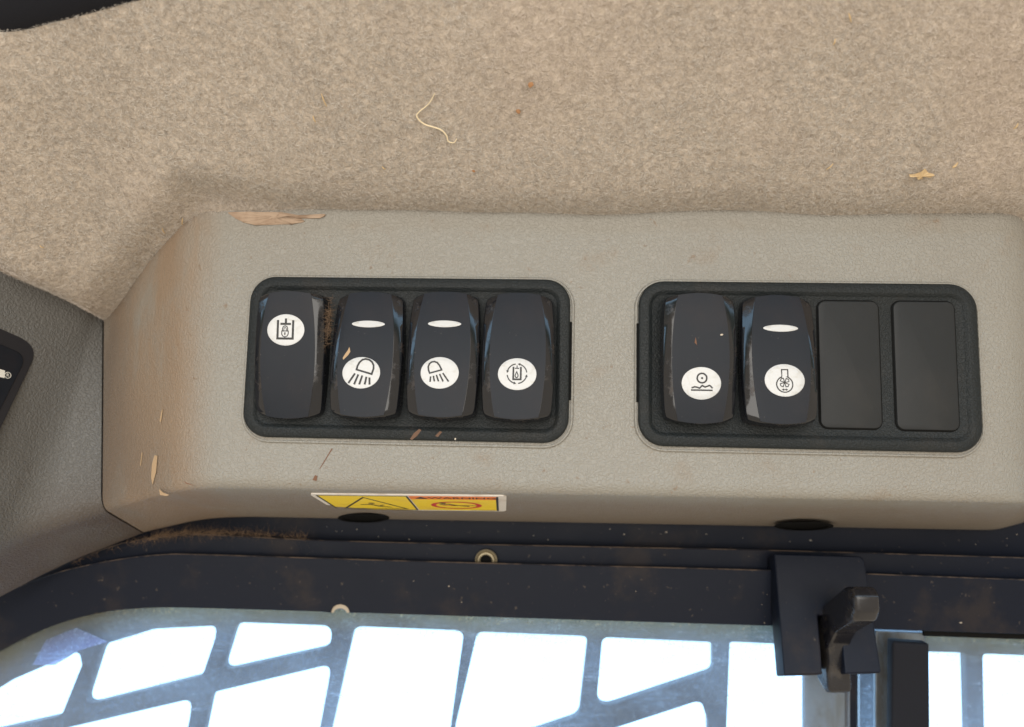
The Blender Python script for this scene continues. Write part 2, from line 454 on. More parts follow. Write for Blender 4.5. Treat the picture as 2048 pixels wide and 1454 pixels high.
def underside(px, py, w=0.0):
    """point on the console's sloping underside seen at a photo pixel"""
    a, b, c = rows[21][17], rows[29][17], rows[25][22]
    nrm = np.cross(b-a, c-a); nrm /= np.linalg.norm(nrm)
    if nrm[1] > 0: nrm = -nrm
    r = ray(px, py); return r*(np.dot(a+nrm*w, nrm)/np.dot(r, nrm))

# screw pockets cut into the rear of the underside
for cx, cy, rx in ((727, 1036, 52), (1608, 1052, 60)):
    vsr, fsr = [], []
    n = 20
    for ring, (k, w) in enumerate(((1.0, .9), (.82, 1.3), (.8, .9))):
        for i in range(n):
            a = 2*math.pi*i/n
            vsr.append(underside(cx+rx*k*math.cos(a), cy+9.5*k*math.sin(a), w))
    for r in range(2):
        for i in range(n): fsr.append((r*n+i, r*n+(i+1) % n, (r+1)*n+(i+1) % n, (r+1)*n+i))
    fsr.append(tuple(2*n+i for i in range(n)))
    mk('screw_pocket', vsr, fsr, m_slot, console)

# seat rims round the two bezels
BEZ = [((490, 549), (1143, 560), (1143, 884), (490, 880)), ((1281, 563), (1948, 571), (1963, 904), (1281, 890))]
bez = []
for q in BEZ:
    c = np.array([PANEL.px(x, y, 2) for x, y in q])
    u0, u1 = (c[0, 0]+c[3, 0])/2, (c[1, 0]+c[2, 0])/2; v1, v0 = (c[0, 1]+c[1, 1])/2, (c[2, 1]+c[3, 1])/2
    bez.append(((u0+u1)/2, (v0+v1)/2, u1-u0, v1-v0))
print('bezels', bez)
BW = (bez[0][2]+bez[1][2])/2; BH = (bez[0][3]+bez[1][3])/2

def ring_stack(loops):
    """loops: list of (2-D loop, w)"""
    vs, fs = [], []; n = len(loops[0][0])
    for lp, w in loops: vs += [(p[0], p[1], w) for p in lp]
    for r in range(len(loops)-1):
        for i in range(n): fs.append((r*n+i, r*n+(i+1) % n, (r+1)*n+(i+1) % n, (r+1)*n+i))
    fs.append(tuple((len(loops)-1)*n+i for i in range(n)))
    return vs, fs
for bu, bv, _, _ in bez:
    v2, f2 = ring_stack([(rrect(BW+d, BH+d, 9+d/2, 8), w) for d, w in ((3.0, -.4), (2.9, .55), (2.3, .95), (1.3, .95), (.9, .6))])
    mk('bezel_seat', [PANEL.at(bu+.15+x, bv-.45+y, w) for x, y, w in v2], f2, m_console, console)

# scuffs, mud marks and hair lines stuck to the console: each its own flake
def flake(parent, pts, mat, fn, name='mud_mark', thick=.12):
    n = len(pts); top = [fn(x, y, thick) for x, y in pts]; bot = [fn(x, y, -.05) for x, y in pts]
    fs = [tuple(range(n))]+[(i, (i+1) % n, n+(i+1) % n, n+i) for i in range(n)]
    return mk(name, top+bot, fs, mat, parent, smooth=False)
def side_pt(px, py, w=0.0):
    """nearest hit of a pixel ray on the console's left side facet"""
    a, b, c = rows[0][2], rows[8][2], rows[4][8]
    nrm = np.cross(b-a, c-a); nrm /= np.linalg.norm(nrm)
    if np.dot(nrm, a) > 0: nrm = -nrm
    r = ray(px, py); return r*(np.dot(a+nrm*w, nrm)/np.dot(r, nrm))

# ------------------------------------------------------------------ bezels
bobj = []
for k, (bu, bv, _, _) in enumerate(bez):
    o = bpy.data.objects.new('switch_bezel', None); COL.objects.link(o); o.empty_display_size = .01
    o.matrix_world = PANEL.matrix(bu, bv, 0)
    setp(o, ('black grained bezel framing four rocker switches, on the left of the console',
             'black grained bezel framing two rocker switches and two blank plates')[k], 'switch bezel', 'bezels set into the console')
    bobj.append(o)
    if k == 0:
        v2, f2 = ring_stack([(rrect(BW-2*d, BH-2*d, max(9-d, 3), 8), w) for d, w in
                             ((0, .5), (0, 1.9), (.25, 2.35), (.7, 2.6), (3.2, 2.75), (3.7, 2.65), (4.6, 1.7), (5.0, 1.5))])
        mkl('frame', v2, f2, m_bezel, o); frame_me = o.children[0].data
    else: inst('frame', frame_me, o)
    sgn = 1 if k == 0 else -1
    x0 = sgn*(BW/2+.15); bx = [(x0+dx, y, w) for w in (0.5, 1.7) for dx, y in ((-.5, -14), (.5, -14), (.5, 14), (-.5, 14))]
    mkl('release_slot', bx, [(0, 1, 2, 3), (4, 5, 6, 7), (0, 1, 5, 4), (1, 2, 6, 5), (2, 3, 7, 6), (3, 0, 4, 7)], m_slot, o, smooth=False)

# ------------------------------------------------------------------ rocker switches
RW, RH, H0 = 25.2, 45.4, 6.6
def face_z(y): return H0 - 1.1*(y/(RH/2))**2 + .18
def halfA(t):
    a = RW/2*(1-.075*t*t); e = max(0, (abs(t)-.88)/.12); return a*(1-.055*e**2.2)
def halfB(t): return RW/2*(.775-.175*t*t)
def endy(t, x): return t*RH/2 - math.copysign(abs(t)**4*2.3*(x/(RW/2))**2, t)
def rocker_body():
    nt = 29; rowsr = []
    ts = [math.sin(math.pi/2*(-1+2*i/(nt-1)))**1 for i in range(nt)]
    for t in ts:
        A, Bh = halfA(t), halfB(t); zc = H0-1.1*t*t; r = []
        for x, z in ((-A, zc-2.0), (-A+.25, zc-1.6), (-(A*.5+Bh*.5), zc-.85), (-Bh-.12, zc-.12), (-Bh+.1, zc-.05), (0, zc), (Bh-.1, zc-.05), (Bh+.12, zc-.12), (A*.5+Bh*.5, zc-.85), (A-.25, zc-1.6), (A, zc-2.0)):
            ed = max(0, (abs(t)-.97)/.03)
            r.append((x, endy(t, x), z-.5*ed))
        rowsr.append(r)
    nr, ncc = len(rowsr), len(rowsr[0]); vs = [p for r in rowsr for p in r]; fs = grid_faces(nr, ncc)
    per = [(0, c) for c in range(ncc)]+[(r, ncc-1) for r in range(1, nr)]+[(nr-1, c) for c in range(ncc-2, -1, -1)]+[(r, 0) for r in range(nr-2, 0, -1)]
    idx = [r*ncc+c for r, c in per]
    prev = idx
    for sc, z in ((1.012, -.9), (1.012, -6.0)):
        o = len(vs)
        for i in idx: x, y, zz = vs[i]; vs.append((x*sc, y*sc, (zz+z) if z > -2 else -4.2))
        n = len(idx)
        for i in range(n): fs.append((prev[(i+1) % n], prev[i], o+i, o+(i+1) % n))
        prev = list(range(o, o+n))
    return vs, fs
def rocker_face():
    nt, nx = 29, 13; vs = []
    for i in range(nt):
        t = math.sin(math.pi/2*(-1+2*i/(nt-1)))
        for k in range(nx):
            x = halfB(t)*(-1+2*k/(nx-1)); y = endy(t, x)*.993; vs.append((x, y, H0-1.1*t*t+.18-.05*(abs(2*k/(nx-1)-1) > .99)))
    fs = grid_faces(nt, nx); per = [c for c in range(nx)]+[r*nx+nx-1 for r in range(1, nt)]+[(nt-1)*nx+c for c in range(nx-2, -1, -1)]+[r*nx for r in range(nt-2, 0, -1)]
    o = len(vs); n = len(per)
    for i in per: x, y, z = vs[i]; vs.append((x, y, z-.4))
    for i in range(n): fs.append((per[(i+1) % n], per[i], o+i, o+(i+1) % n))
    return vs, fs
def oval(cx, cy, rx, ry, zoff, power=2.0, n=40):
    vs = [(cx, cy, face_z(cy)+zoff+.10)]; fs = []
    for k, (s, dz) in enumerate(((.35, .10), (.65, .10), (.93, .10), (1.0, 0), (1.0, -.3))):
        for i in range(n):
            a = 2*math.pi*i/n; ca, sa = math.cos(a), math.sin(a)
            x, y = cx+rx*s*ca, cy+ry*s*math.copysign(abs(sa)**power, sa) if power != 1 else cy+ry*s*sa
            vs.append((x, y, face_z(y)+zoff+dz))
    for i in range(n): fs.append((0, 1+i, 1+(i+1) % n))
    for k in range(4):
        for i in range(n): fs.append((1+k*n+i, 1+(k+1)*n+i, 1+(k+1)*n+(i+1) % n, 1+k*n+(i+1) % n))
    return vs, fs

def zc(sc, cx, cy): return lambda *pts: [((x-cx)/sc, -(y-cy)/sc) for x, y in pts]   # zoomed-photo coordinates -> lens mm
def icon(k):
    a = Art(1.25)
    if k == 0:
        q = zc(28.4, 384, 493)
        a.stroke(q((303, 395), (303, 580), (458, 580), (458, 395)), .62)
        a.stroke(q((383, 378), (383, 430)), .6); a.stroke(q((328, 433), (436, 433)), .6)
        body = [(345, 505), (411, 505), (411, 535), (400, 556), (378, 564), (356, 556), (345, 535)]
        a.stroke(q(*body), .26, True)
        a.stroke(q((352, 505), (352, 478), (360, 460), (378, 452), (396, 460), (404, 478), (404, 505)), .26)
        a.stroke(q((366, 505), (366, 482), (371, 472), (378, 469), (385, 472), (390, 482), (390, 505)), .2)
        a.disc(q((377, 525))[0], .28); a.stroke(q((377, 525), (377, 546)), .3)
    if k == 1:
        q = zc(29.4, 408, 943)
        dome = [np.array(p) for p in q((358, 912), (366, 876), (384, 836), (414, 808), (448, 800), (485, 808), (514, 830), (532, 862), (534, 900), (518, 957))]
        a.stroke(dome, .52, True)
        for p in (((345, 952), (282, 1054)), ((380, 962), (342, 1066)), ((422, 972), (395, 1066)), ((465, 985), (452, 1066)), ((497, 992), (502, 1066))):
            a.stroke(q(*p), .55)
    if k == 2:
        q = zc(29.4, 392, 942)
        a.stroke(q((290, 948), (277, 915), (273, 882), (284, 850), (306, 832), (334, 827), (362, 837), (386, 864), (412, 912)), .45, True)
        for p in (((302, 982), (298, 1038)), ((330, 975), (342, 1032)), ((360, 965), (385, 1032)), ((392, 955), (432, 1032)), ((425, 945), (488, 1032))):
            a.stroke(q(*p), .45)
    if k == 3:
        q = zc(29.4, 1176, 948)
        a.stroke(q((1137, 874), (1137, 1003), (1213, 1003), (1213, 874)), .5)
        a.stroke(q((1174, 860), (1174, 890)), .3); a.stroke(q((1152, 890), (1196, 890)), .3)
        a.stroke(q((1171, 925), (1184, 955), (1186, 970), (1180, 982), (1171, 985), (1162, 982), (1156, 970), (1158, 955)), .28, True)
        c = q((1174, 945))[0]; R = 3.4
        for a0 in (8, 98, 188, 278):
            a1 = a0+68; a.arc(c, R, a0, a1, .32, 10)
            e = np.array((c[0]+R*math.cos(math.radians(a1)), c[1]+R*math.sin(math.radians(a1))))
            th = math.radians(a1+90); d = np.array((math.cos(th), math.sin(th))); nn = np.array((-d[1], d[0]))
            a.poly([e+d*.65, e-d*.25+nn*.52, e-d*.25-nn*.52])
    if k == 4:
        q = zc(28.4, 450, 990)
        a.ring(q((455, 940))[0], 46/28.4, .45); a.disc(q((456, 940))[0], .38)
        a.stroke(q((355, 1036), (385, 1026), (412, 1030), (432, 1038), (458, 1012), (484, 1026), (508, 1018), (526, 1010), (540, 1018), (556, 1037)), .42)
        a.stroke(q((350, 1057), (558, 1057)), .42)
    if k == 5:
        q = zc(28.4, 461, 985); c = np.array(q((459, 1025))[0]); r = 76/28.4
        a0 = 90-20
        pts = [(c[0]+r*math.cos(math.radians(a)), c[1]+r*math.sin(math.radians(a))) for a in np.linspace(90-20, 90-340, 36)]
        a.stroke(pts+q((434, 955), (434, 882), (492, 882), (492, 955)), .32, True)
        fc = np.array(q((459, 1008))[0])
        for j in range(4):
            th = math.radians(45+90*j)
            pet = []
            for rr, da in ((.15, 0), (.75, -.55), (1.5, -.52), (1.72, -.1), (1.55, .42), (.8, .38)):
                pet.append((fc[0]+rr*math.cos(th+da), fc[1]+rr*math.sin(th+da)))
            a.stroke(pet, .24, True)
        y = q((0, 1076))[0][1]; x0, x1 = q((432, 0))[0][0], q((488, 0))[0][0]
        a.stroke([(x0+.4, y), (x1-.4, y)], .26)
        a.poly([(x0-.1, y), (x0+.65, y+.42), (x0+.65, y-.42)]); a.poly([(x1+.1, y), (x1-.65, y-.42), (x1-.65, y+.42)])
    return a

RS = [  # pixel centre, tilt (deg, + = lower end out), lens (dx, dy), indicator dy, label
    (581, 708, -5.0, (-.8, 8.7), None, 'rocker switch with cylinder and padlock symbol near its top'),
    (735, 711, 5.5, (-1.0, -7.2), 10.4, 'rocker switch with headlamp beams slanting left and a mud smear'),
    (887, 711, 5.5, (-.6, -7.2), 10.4, 'rocker switch with small headlamp symbol, beams slanting right'),
    (1036, 714, 5.0, (0, -7.0), None, 'rocker switch with cylinder and oil drop circled by arrows'),
    (1398, 716, -2.0, (.2, -8.8), None, 'rocker switch with wheel over rough ground symbol'),
    (1557, 721, 5.0, (.8, -7.8), 10.4, 'rocker switch with fan symbol and white indicator, beside blank plate')]
bv_, bf_ = rocker_body(); fv_, ff_ = rocker_face()
body_me = face_me = None
for k, (px, py, tl, ld, iy, lab) in enumerate(RS):
    u, v = PANEL.px(px, py, 6.5)
    o = bpy.data.objects.new('rocker_switch', None); COL.objects.link(o); o.empty_display_size = .01
    o.matrix_world = PANEL.matrix(u, v, 1.5+1.4) @ Matrix.Rotation(math.radians(-tl), 4, 'X')
    setp(o, lab, 'rocker switch', 'rocker switches on the console')
    if body_me is None:
        body_me = mkl('rocker_body', bv_, bf_, m_gloss, o, angle=28).data; face_me = mkl('rocker_face', fv_, ff_, m_matte, o, angle=35).data
    else: inst('rocker_body', body_me, o); inst('rocker_face', face_me, o)
    lv, lf = oval(ld[0], ld[1], 6.65, 5.55, .08, 1.0)
    lens = mkl('symbol_lens', lv, lf, m_lens, o)
    a = icon(k)
    def zl(x, y):
        return face_z(ld[1]+y)+.08+.13
    mkl('symbol', [(ld[0]+x, ld[1]+y, zl(x, y)+.03) for x, y in a.v], a.f, m_ink, lens, smooth=False)
    if iy is not None:
        lv, lf = oval(.3, iy, 5.9, 1.25, .06, 1.12)
        mkl('indicator_lens', lv, lf, m_lens, o)

# blank plates
for k, (x0, x1, y0, y1) in enumerate(((1636, 1766, 601, 858), (1786, 1921, 602, 862))):
    a, b = PANEL.px(x0, y0, 2.6), PANEL.px(x1, y1, 2.6)
    cu, cv = (a+b)/2; w_, h_ = abs(b[0]-a[0]), abs(b[1]-a[1])
    o = bpy.data.objects.new('blank_plate', None); COL.objects.link(o); o.matrix_world = PANEL.matrix(cu, cv, 1.5)
    setp(o, ('plain black blank plate next to the fan switch', 'plain black blank plate at the far right end of its bezel')[k], 'blank plate', 'blank plates')
    v2, f2 = ring_stack([(rrect(w_-2*d, h_-2*d, 2.6-d, 6), z) for d, z in ((0, -.3), (0, .55), (.22, .9), (.6, 1.02))])
    mkl('cover', v2, f2, m_blank, o)
    v2, f2 = ring_stack([(rrect(w_+2*d, h_+2*d, 2.8+d, 6), z) for d, z in ((.5, -.2), (.45, .12), (.3, .15))])
    mkl('gap_shadow_lip', v2, f2, m_slot, o)

# ------------------------------------------------------------------ warning sticker on the underside
st = empty('warning_sticker', underside(820, 1003), 'yellow warning sticker with red prohibition ring, under the console edge', 'sticker')
s00, s10, s01 = underside(618, 986), underside(1013, 990), underside(668, 1017)
eu = s10-s00; SL = np.linalg.norm(eu); eu /= SL
ed = s01-s00; SD = np.linalg.norm(ed); ed /= SD
sn = np.cross(eu, ed); sn = -sn if sn[1] > 0 else sn
print('sticker', SL, SD)
def SP(w): return lambda x, y: s00+eu*(x*SL)+ed*(y*SD)+sn*w
def sheet(name, pts, mat, w, th=.08, parent=st):
    n = len(pts); top = [SP(w)(x, y) for x, y in pts]; bot = [SP(w-th)(x, y) for x, y in pts]
    return mk(name, top+bot, [tuple(range(n))]+[(i, (i+1) % n, n+(i+1) % n, n+i) for i in range(n)], mat, parent, smooth=False)
rr = [(x*1.0, y) for x, y in ((.012, 0), (.985, 0), (1, .06), (1, .94), (.985, 1), (.012, 1), (0, .94), (0, .06))]
sheet('backing', rr, m_white, .35, .4)
sheet('yellow_panel', [(.03, .07), (.495, .07), (.495, .95), (.03, .95)], m_yellow, .40)
sheet('yellow_panel', [(.505, .24), (.955, .24), (.955, .95), (.505, .95)], m_yellow, .40)
sheet('warning_header', [(.505, .06), (.955, .06), (.955, .24), (.505, .24)], m_orange, .405)
asp = SD/SL
def art_sheet(name, a, mat, w):   # art in units of sticker width
    return mk(name, [SP(w)(x, y/asp) for x, y in a.v], a.f, mat, st, smooth=False)
a = Art()
a.stroke([(.03, .07*asp), (.495, .07*asp), (.495, .95*asp), (.03, .95*asp)], .010, True)
a.stroke([(.085, .88*asp), (.262, .16*asp), (.44, .88*asp)], .014, True)
a.disc((.27, .52*asp), .018); a.stroke([(.2, .62*asp), (.26, .60*asp), (.30, .72*asp), (.36, .78*asp)], .018); a.stroke([(.3, .7*asp), (.33, .62*asp)], .012)
a.stroke([(.953, .06*asp), (.953, .95*asp)], .012)
a.stroke([(.64, .56*asp), (.69, .52*asp), (.73, .60*asp), (.80, .66*asp)], .018); a.disc((.66, .46*asp), .02); a.stroke([(.7, .62*asp), (.84, .60*asp)], .01)
a.stroke([(.80, .92*asp), (.94, .92*asp)], .008)
art_sheet('print', a, m_ink, .46)
a = Art(); a.ring((.73, .60*asp), .125, .026); a.stroke([(.655, .68*asp-.05), (.80, .52*asp+.06)], .02)
art_sheet('prohibition_ring', a, m_red, .45)
a = Art(); a.text('WARNING', .072, (.775, .155*asp), 1.0, -.95); a.poly([(.53, .2*asp), (.565, .09*asp), (.60, .2*asp)])
art_sheet('warning_text', a, M('sticker_dark_red', (0.12, .01, .01), rough=.5).m if False else m_ink, .455)

# ------------------------------------------------------------------ left trim panel with badge
trim = empty('side_trim_panel', U(100, 900, 305), 'grey plastic trim panel left of the console seam', 'trim panel')
T2 = [U(201.5, 632, 326.6)+up8, U(176, 640, 318)+up8, U(-169, 400, 269)+up8]
B2 = [U(201.5, 1018, 311.6), U(48, 1066, 303), U(-201, 1130, 262)]
E2 = [U(287, 1068, 347.6), U(130, 1128, 338), U(-150, 1275, 312)]
for _q in (T2, B2, E2): _q[2] = _q[1]+(_q[2]-_q[1])*1.7
v2, f2, rows2 = shell(T2, B2, E2, (8,), (10,), (14,), 7)
base = len(v2); rim = [p+V3(-1.0, 7, 0) for p in rows2[0]]; nc2 = len(rows2[0])
mk('shell', v2+rim, f2+[(i, i+1, base+i+1, base+i) for i in range(nc2-1)], m_trim, trim, angle=60)

BP = Plane(U(30, 740, 0.5*(rows2[18][4][1]+rows2[20][6][1])), V3(1, 1.2, 0), V3(0, .1, 1))
pa, pb, pc = rows2[-1][1], rows2[-1][7], rows2[20][4]
nb = np.cross(pb-pa, pc-pa); nb /= np.linalg.norm(nb); nb = -nb if np.dot(nb, pa) > 0 else nb
def bpt(px, py): r = ray(px, py); return r*(np.dot(pa, nb)/np.dot(r, nb))
o3 = bpt(30, 740); BP = Plane(o3, bpt(60, 740)-o3, bpt(30, 700)-o3)
badge = empty('badge_plate', BP.o, 'black badge plate with white lettering at the left picture edge', 'badge')
def bplate(name, corners, rad, mat, w, th, parent):
    uv = [BP.px(x, y) for x, y in corners]
    o2 = round_poly(uv, rad, 8); vv, ff = fill2d([tuple(p) for p in o2], [], th, .25)
    return mk(name, [BP.at(x, y, w+z) for x, y, z in vv], ff, mat, parent)
bplate('frame', [(-230, 560), (74, 693), (-40, 930), (-290, 930)], [4, 8, 6, 4], m_badge, 2.2, 2.6, badge)
bplate('name_plate', [(-220, 600), (48, 712), (-42, 890), (-270, 890)], [3, 5, 4, 3], m_matte, 2.55, .8, badge)
a = Art()
tp = lambda *p: [tuple(BP.px(x, y, 2.6)) for x, y in p]
a.poly(tp((-60, 722), (10, 741), (9, 756), (-60, 742)))
a.poly(tp((-35, 735), (-20, 742), (-36, 800), (-50, 800)))
c0 = BP.px(15.5, 750.5, 2.6)
a.ring(c0, 1.15, .22, 24); a.text('R', 1.7, (c0[0], c0[1]), 1, 1)
mk('lettering', [BP.at(x, y, 2.62) for x, y in a.v], a.f, m_bwhite, badge, smooth=False)

# ------------------------------------------------------------------ headliner (ceiling)
tuck_line = [np.array(p) for p in ([(-214., 269.), (-183, 319), (-176, 326), (-112, 275)]+[(PANEL.pt(x, 432)[0], PANEL.pt(x, 432)[1]) for x in (700, 1300, 2050)]+[(235., 330.)])]
def seg_dist(X, D):
    best = np.full(X.shape, 1e9)
    for p, q in zip(tuck_line[:-1], tuck_line[1:]):
        d = q-p; L2 = d@d; t = np.clip(((X-p[0])*d[0]+(D-p[1])*d[1])/L2, 0, 1)
        best = np.minimum(best, np.hypot(X-p[0]-t*d[0], D-p[1]-t*d[1]))
    return best
def fbm(X, Y, s, seed, octv=3):
    r = np.random.default_rng(seed); out = np.zeros_like(X); amp = 1
    for o in range(octv):
        for _ in range(5):
            a = r.uniform(0, 2*np.pi); k = 2*np.pi/(s*r.uniform(.7, 1.4)); ph = r.uniform(0, 6.28)
            out += amp*np.sin(k*(X*np.cos(a)+Y*np.sin(a))+ph)/5
        amp *= .55; s *= .5
    return out
def ceil_pts(X, D, low=0.0):
    """points on the headliner; low = mm below the surface"""
    dist = seg_dist(X, D)
    h = 7.5*np.exp(-(dist/9.0)**2) + 1.5*fbm(X, D, 90, 3, 2) - low
    # a soft fold that runs beside the console's left flank
    fold = np.exp(-((dist-15)/5.0)**2)*(X < -95)*np.clip((-95-X)/15, 0, 1)*1.6
    h = h-fold
    # the lining sags towards the side trim
    q = np.clip((-145-X)/52, 0, 1); h = h-14.5*q*q*(3-2*q)*np.clip((324-D)/32, 0, 1)*np.clip((X+258)/38, 0, 1)
    P = np.stack([X, D, CZ0-CK*D-CX*X], -1)
    return P + h[..., None]*cn
nx, nd = 221, 111
gx, gd = np.meshgrid(np.linspace(-260, 260, nx), np.linspace(150, 360, nd))
cp = ceil_pts(gx, gd).reshape(-1, 3)
def cflat(x, d): return V3(x, d, CZ0-CK*d-CX*x)
topc = [cflat(x, d)+cn*14 for x, d in ((-260, 150), (260, 150), (260, 360), (-260, 360))]
ceiling = mk('ceiling', list(cp)+topc, grid_faces(nd, nx)+[(nx*nd, nx*nd+1, nx*nd+2, nx*nd+3)], m_felt)
# the headliner goes on over the rest of the cab
_r = [cflat(x, d) for x, d in ((-260, -700), (260, -700), (260, 150), (-260, 150), (-700, -700), (-700, 360), (-260, 360), (700, -700), (700, 360), (260, 360))]
_r = [p+cn*.6 for p in _r]+[p+cn*12 for p in _r]
_f = [(0, 1, 2, 3), (4, 0, 6, 5), (1, 7, 8, 9)]
rest = mk('ceiling', _r, _f+[tuple(10+i for i in f)[::-1] for f in _f], m_felt, smooth=False); setp(rest, kind='structure')
setp(ceiling, kind='structure')

def fibres(name, P, dirs, nrm, length, width, mat, parent, shade, curl=.5, seg=3, lift_=.5):
    """numpy ribbons: P (n,3) roots, dirs (n,3) unit along, nrm (3,) towards the room"""
    n = len(P); side = np.cross(dirs, nrm); side /= np.linalg.norm(side, axis=1)[:, None]+1e-9
    bend = rng.normal(0, curl, n); arch = rng.uniform(.2, 1, n)*lift_
    tw = rng.uniform(-1, 1, n)
    vs = np.zeros((n, seg+1, 2, 3))
    for k in range(seg+1):
        t = k/seg; s = t-.5
        c = P+dirs*(s*length)[:, None]+side*(bend*(s*s)*length*2)[:, None]+nrm*(arch*(1-(2*s)**2)*.9+.05+.25*arch*t)[:, None]
        wv = (side+nrm*tw[:, None]); wv /= np.linalg.norm(wv, axis=1)[:, None]
        w = width*(1-.5*abs(2*s))
        vs[:, k, 0] = c+wv*w[:, None]/2; vs[:, k, 1] = c-wv*w[:, None]/2
    V = vs.reshape(-1, 3)
    cth, sth = math.cos(PITCH), math.sin(PITCH)
    Wv = np.stack([V[:, 0], V[:, 1]*cth-V[:, 2]*sth, V[:, 1]*sth+V[:, 2]*cth], -1)*.001+np.array((0, 0, HEAD))
    o0 = ORG[parent.name] if parent is not None else Vector(Wv.mean(0))
    Wv = Wv-np.array(o0)
    i0 = (np.arange(n)*(seg+1)*2)[:, None]
    q = np.concatenate([i0+np.array([2*k, 2*k+1, 2*k+3, 2*k+2]) for k in range(seg)], 1).reshape(-1)
    me = bpy.data.meshes.new(name)
    me.vertices.add(len(Wv)); me.vertices.foreach_set('co', Wv.astype(np.float32).ravel())
    me.loops.add(len(q)); me.loops.foreach_set('vertex_index', q.astype(np.int32))
    me.polygons.add(n*seg); me.polygons.foreach_set('loop_start', np.arange(n*seg, dtype=np.int32)*4)
    me.update(calc_edges=True); me.validate()
    at_ = me.attributes.new('shade', 'FLOAT', 'POINT'); at_.data.foreach_set('value', np.repeat(shade, (seg+1)*2).astype(np.float32))
    me.materials.append(mat); me.polygons.foreach_set('use_smooth', [True]*(n*seg))
    ob = bpy.data.objects.new(name, me); COL.objects.link(ob)
    if parent is not None: ob.parent = parent
    else: ob.location = o0
    ORG[ob.name] = o0
    return ob
NF = 210000
X = rng.uniform(-235, 230, NF*2); D = rng.uniform(170, 330, NF*2)
P = ceil_pts(X, D)
pxs = 1024+P[:, 0]/P[:, 1]*F; pys = 727-P[:, 2]/P[:, 1]*F
keep = (pxs > -60) & (pxs < 2110) & (pys > -60) & (pys < 680)
X, D, P = X[keep][:NF], D[keep][:NF], P[keep][:NF]
ang = fbm(X, D, 6, 5, 3)*3.0 + .25 + rng.normal(0, .9, len(X))
ex = V3(1, 0, -CX); ex /= np.linalg.norm(ex); ey = V3(0, 1, -CK); ey /= np.linalg.norm(ey)
dirs = np.cos(ang)[:, None]*ex+np.sin(ang)[:, None]*ey
shade = np.clip(.46+.06*fbm(X, D, 1.4, 8, 3)+.12*fbm(X, D, 34, 21, 3)+rng.normal(0, .38, len(X)), 0, 1)
fb = fibres('felt_fibres', P, dirs, -cn, rng.uniform(.9, 2.4, len(X)), rng.uniform(.06, .115, len(X)), m_fibre.m, ceiling, shade, .5, 3, .8)
setp(fb, kind='stuff')

# longer hairs that hang over the console's top edge
NE = 1500
tl_ = rng.integers(2, 7, NE); tt = rng.random(NE)
tp0 = np.array([tuck_line[i] for i in tl_]); tp1 = np.array([tuck_line[i+1] for i in tl_])
tp = tp0+(tp1-tp0)*tt[:, None]
EP = ceil_pts(tp[:, 0]+rng.normal(0, 1, NE), tp[:, 1]-rng.uniform(.2, 3.0, NE), rng.uniform(-.3, 1.0, NE))
ea = rng.normal(-.4, 1.0, NE); edr = np.cos(ea)[:, None]*V3(1, 0, 0)+np.sin(ea)[:, None]*V3(0, .15, 1); edr /= np.linalg.norm(edr, axis=1)[:, None]
setp(fibres('edge_hairs', EP, edr, V3(0, -1, 0), rng.uniform(1.5, 4.5, NE), rng.uniform(.05, .10, NE), m_fibre.m, ceiling, rng.random(NE), .8, 4, .6), kind='stuff')

# dark padded edge at the top left of the ceiling
e0, e1 = ceil_hit(-160, 118), ceil_hit(520, -62); e0, e1 = e0-(e1-e0)*.8, e1+(e1-e0)*.4
ax = e1-e0; Lx = np.linalg.norm(ax); ax /= Lx; back = np.cross(ax, cn); back = back if back[2] > 0 else -back
vv, ff = [], []
ns, na = 40, 14
for i in range(ns+1):
    for k in range(na+1):
        th = math.pi*k/na; s = i/ns
        bow = 1.6*math.sin(math.pi*s)
        vv.append(e0+ax*(s*Lx)+back*(14-14*math.cos(th)+bow*-1)-cn*(math.sin(th)*7-3))
ff = grid_faces(ns+1, na+1)
setp(mk('roof_trim', vv, ff, m_rubber), 'dark padded roof trim crossing the top left corner', 'roof trim')

# ------------------------------------------------------------------ door frame, window and guard
FP = Plane(U(1024, 1170, 342), V3(1, -.03, -.0185), V3(0, 0.05, 1))
frame = empty('door_frame', U(1000, 1170, 342), 'black painted steel door frame with rounded corner below the console', 'door frame')
def plate(name, pxpts, d_off, th, mat, parent, holes=(), bevel=.4, pl=FP, **kw):
    ol = [tuple(pl.px(x, y, -d_off)) for x, y in pxpts]
    hl = [[tuple(pl.px(x, y, -d_off)) for x, y in h] for h in holes]
    vv, ff = fill2d(ol, hl, th, bevel)
    return mk(name, [pl.at(x, y, z-d_off) for x, y, z in vv], ff, mat, parent, **kw)
sp = lambda pts, n=6: [tuple(p) for p in smooth_path([np.array(p, float) for p in pts], n)]
outer = sp([(-260, 1340), (-120, 1255), (0, 1191), (100, 1150), (210, 1124), (320, 1110), (420, 1110), (800, 1122), (1100, 1130), (1530, 1141), (2048, 1160), (2800, 1186)])
inner = sp([(-260, 1470), (-120, 1372), (0, 1302), (100, 1254), (200, 1226), (300, 1216), (420, 1217), (690, 1225), (1000, 1235), (1540, 1252), (2048, 1268), (2800, 1291)])
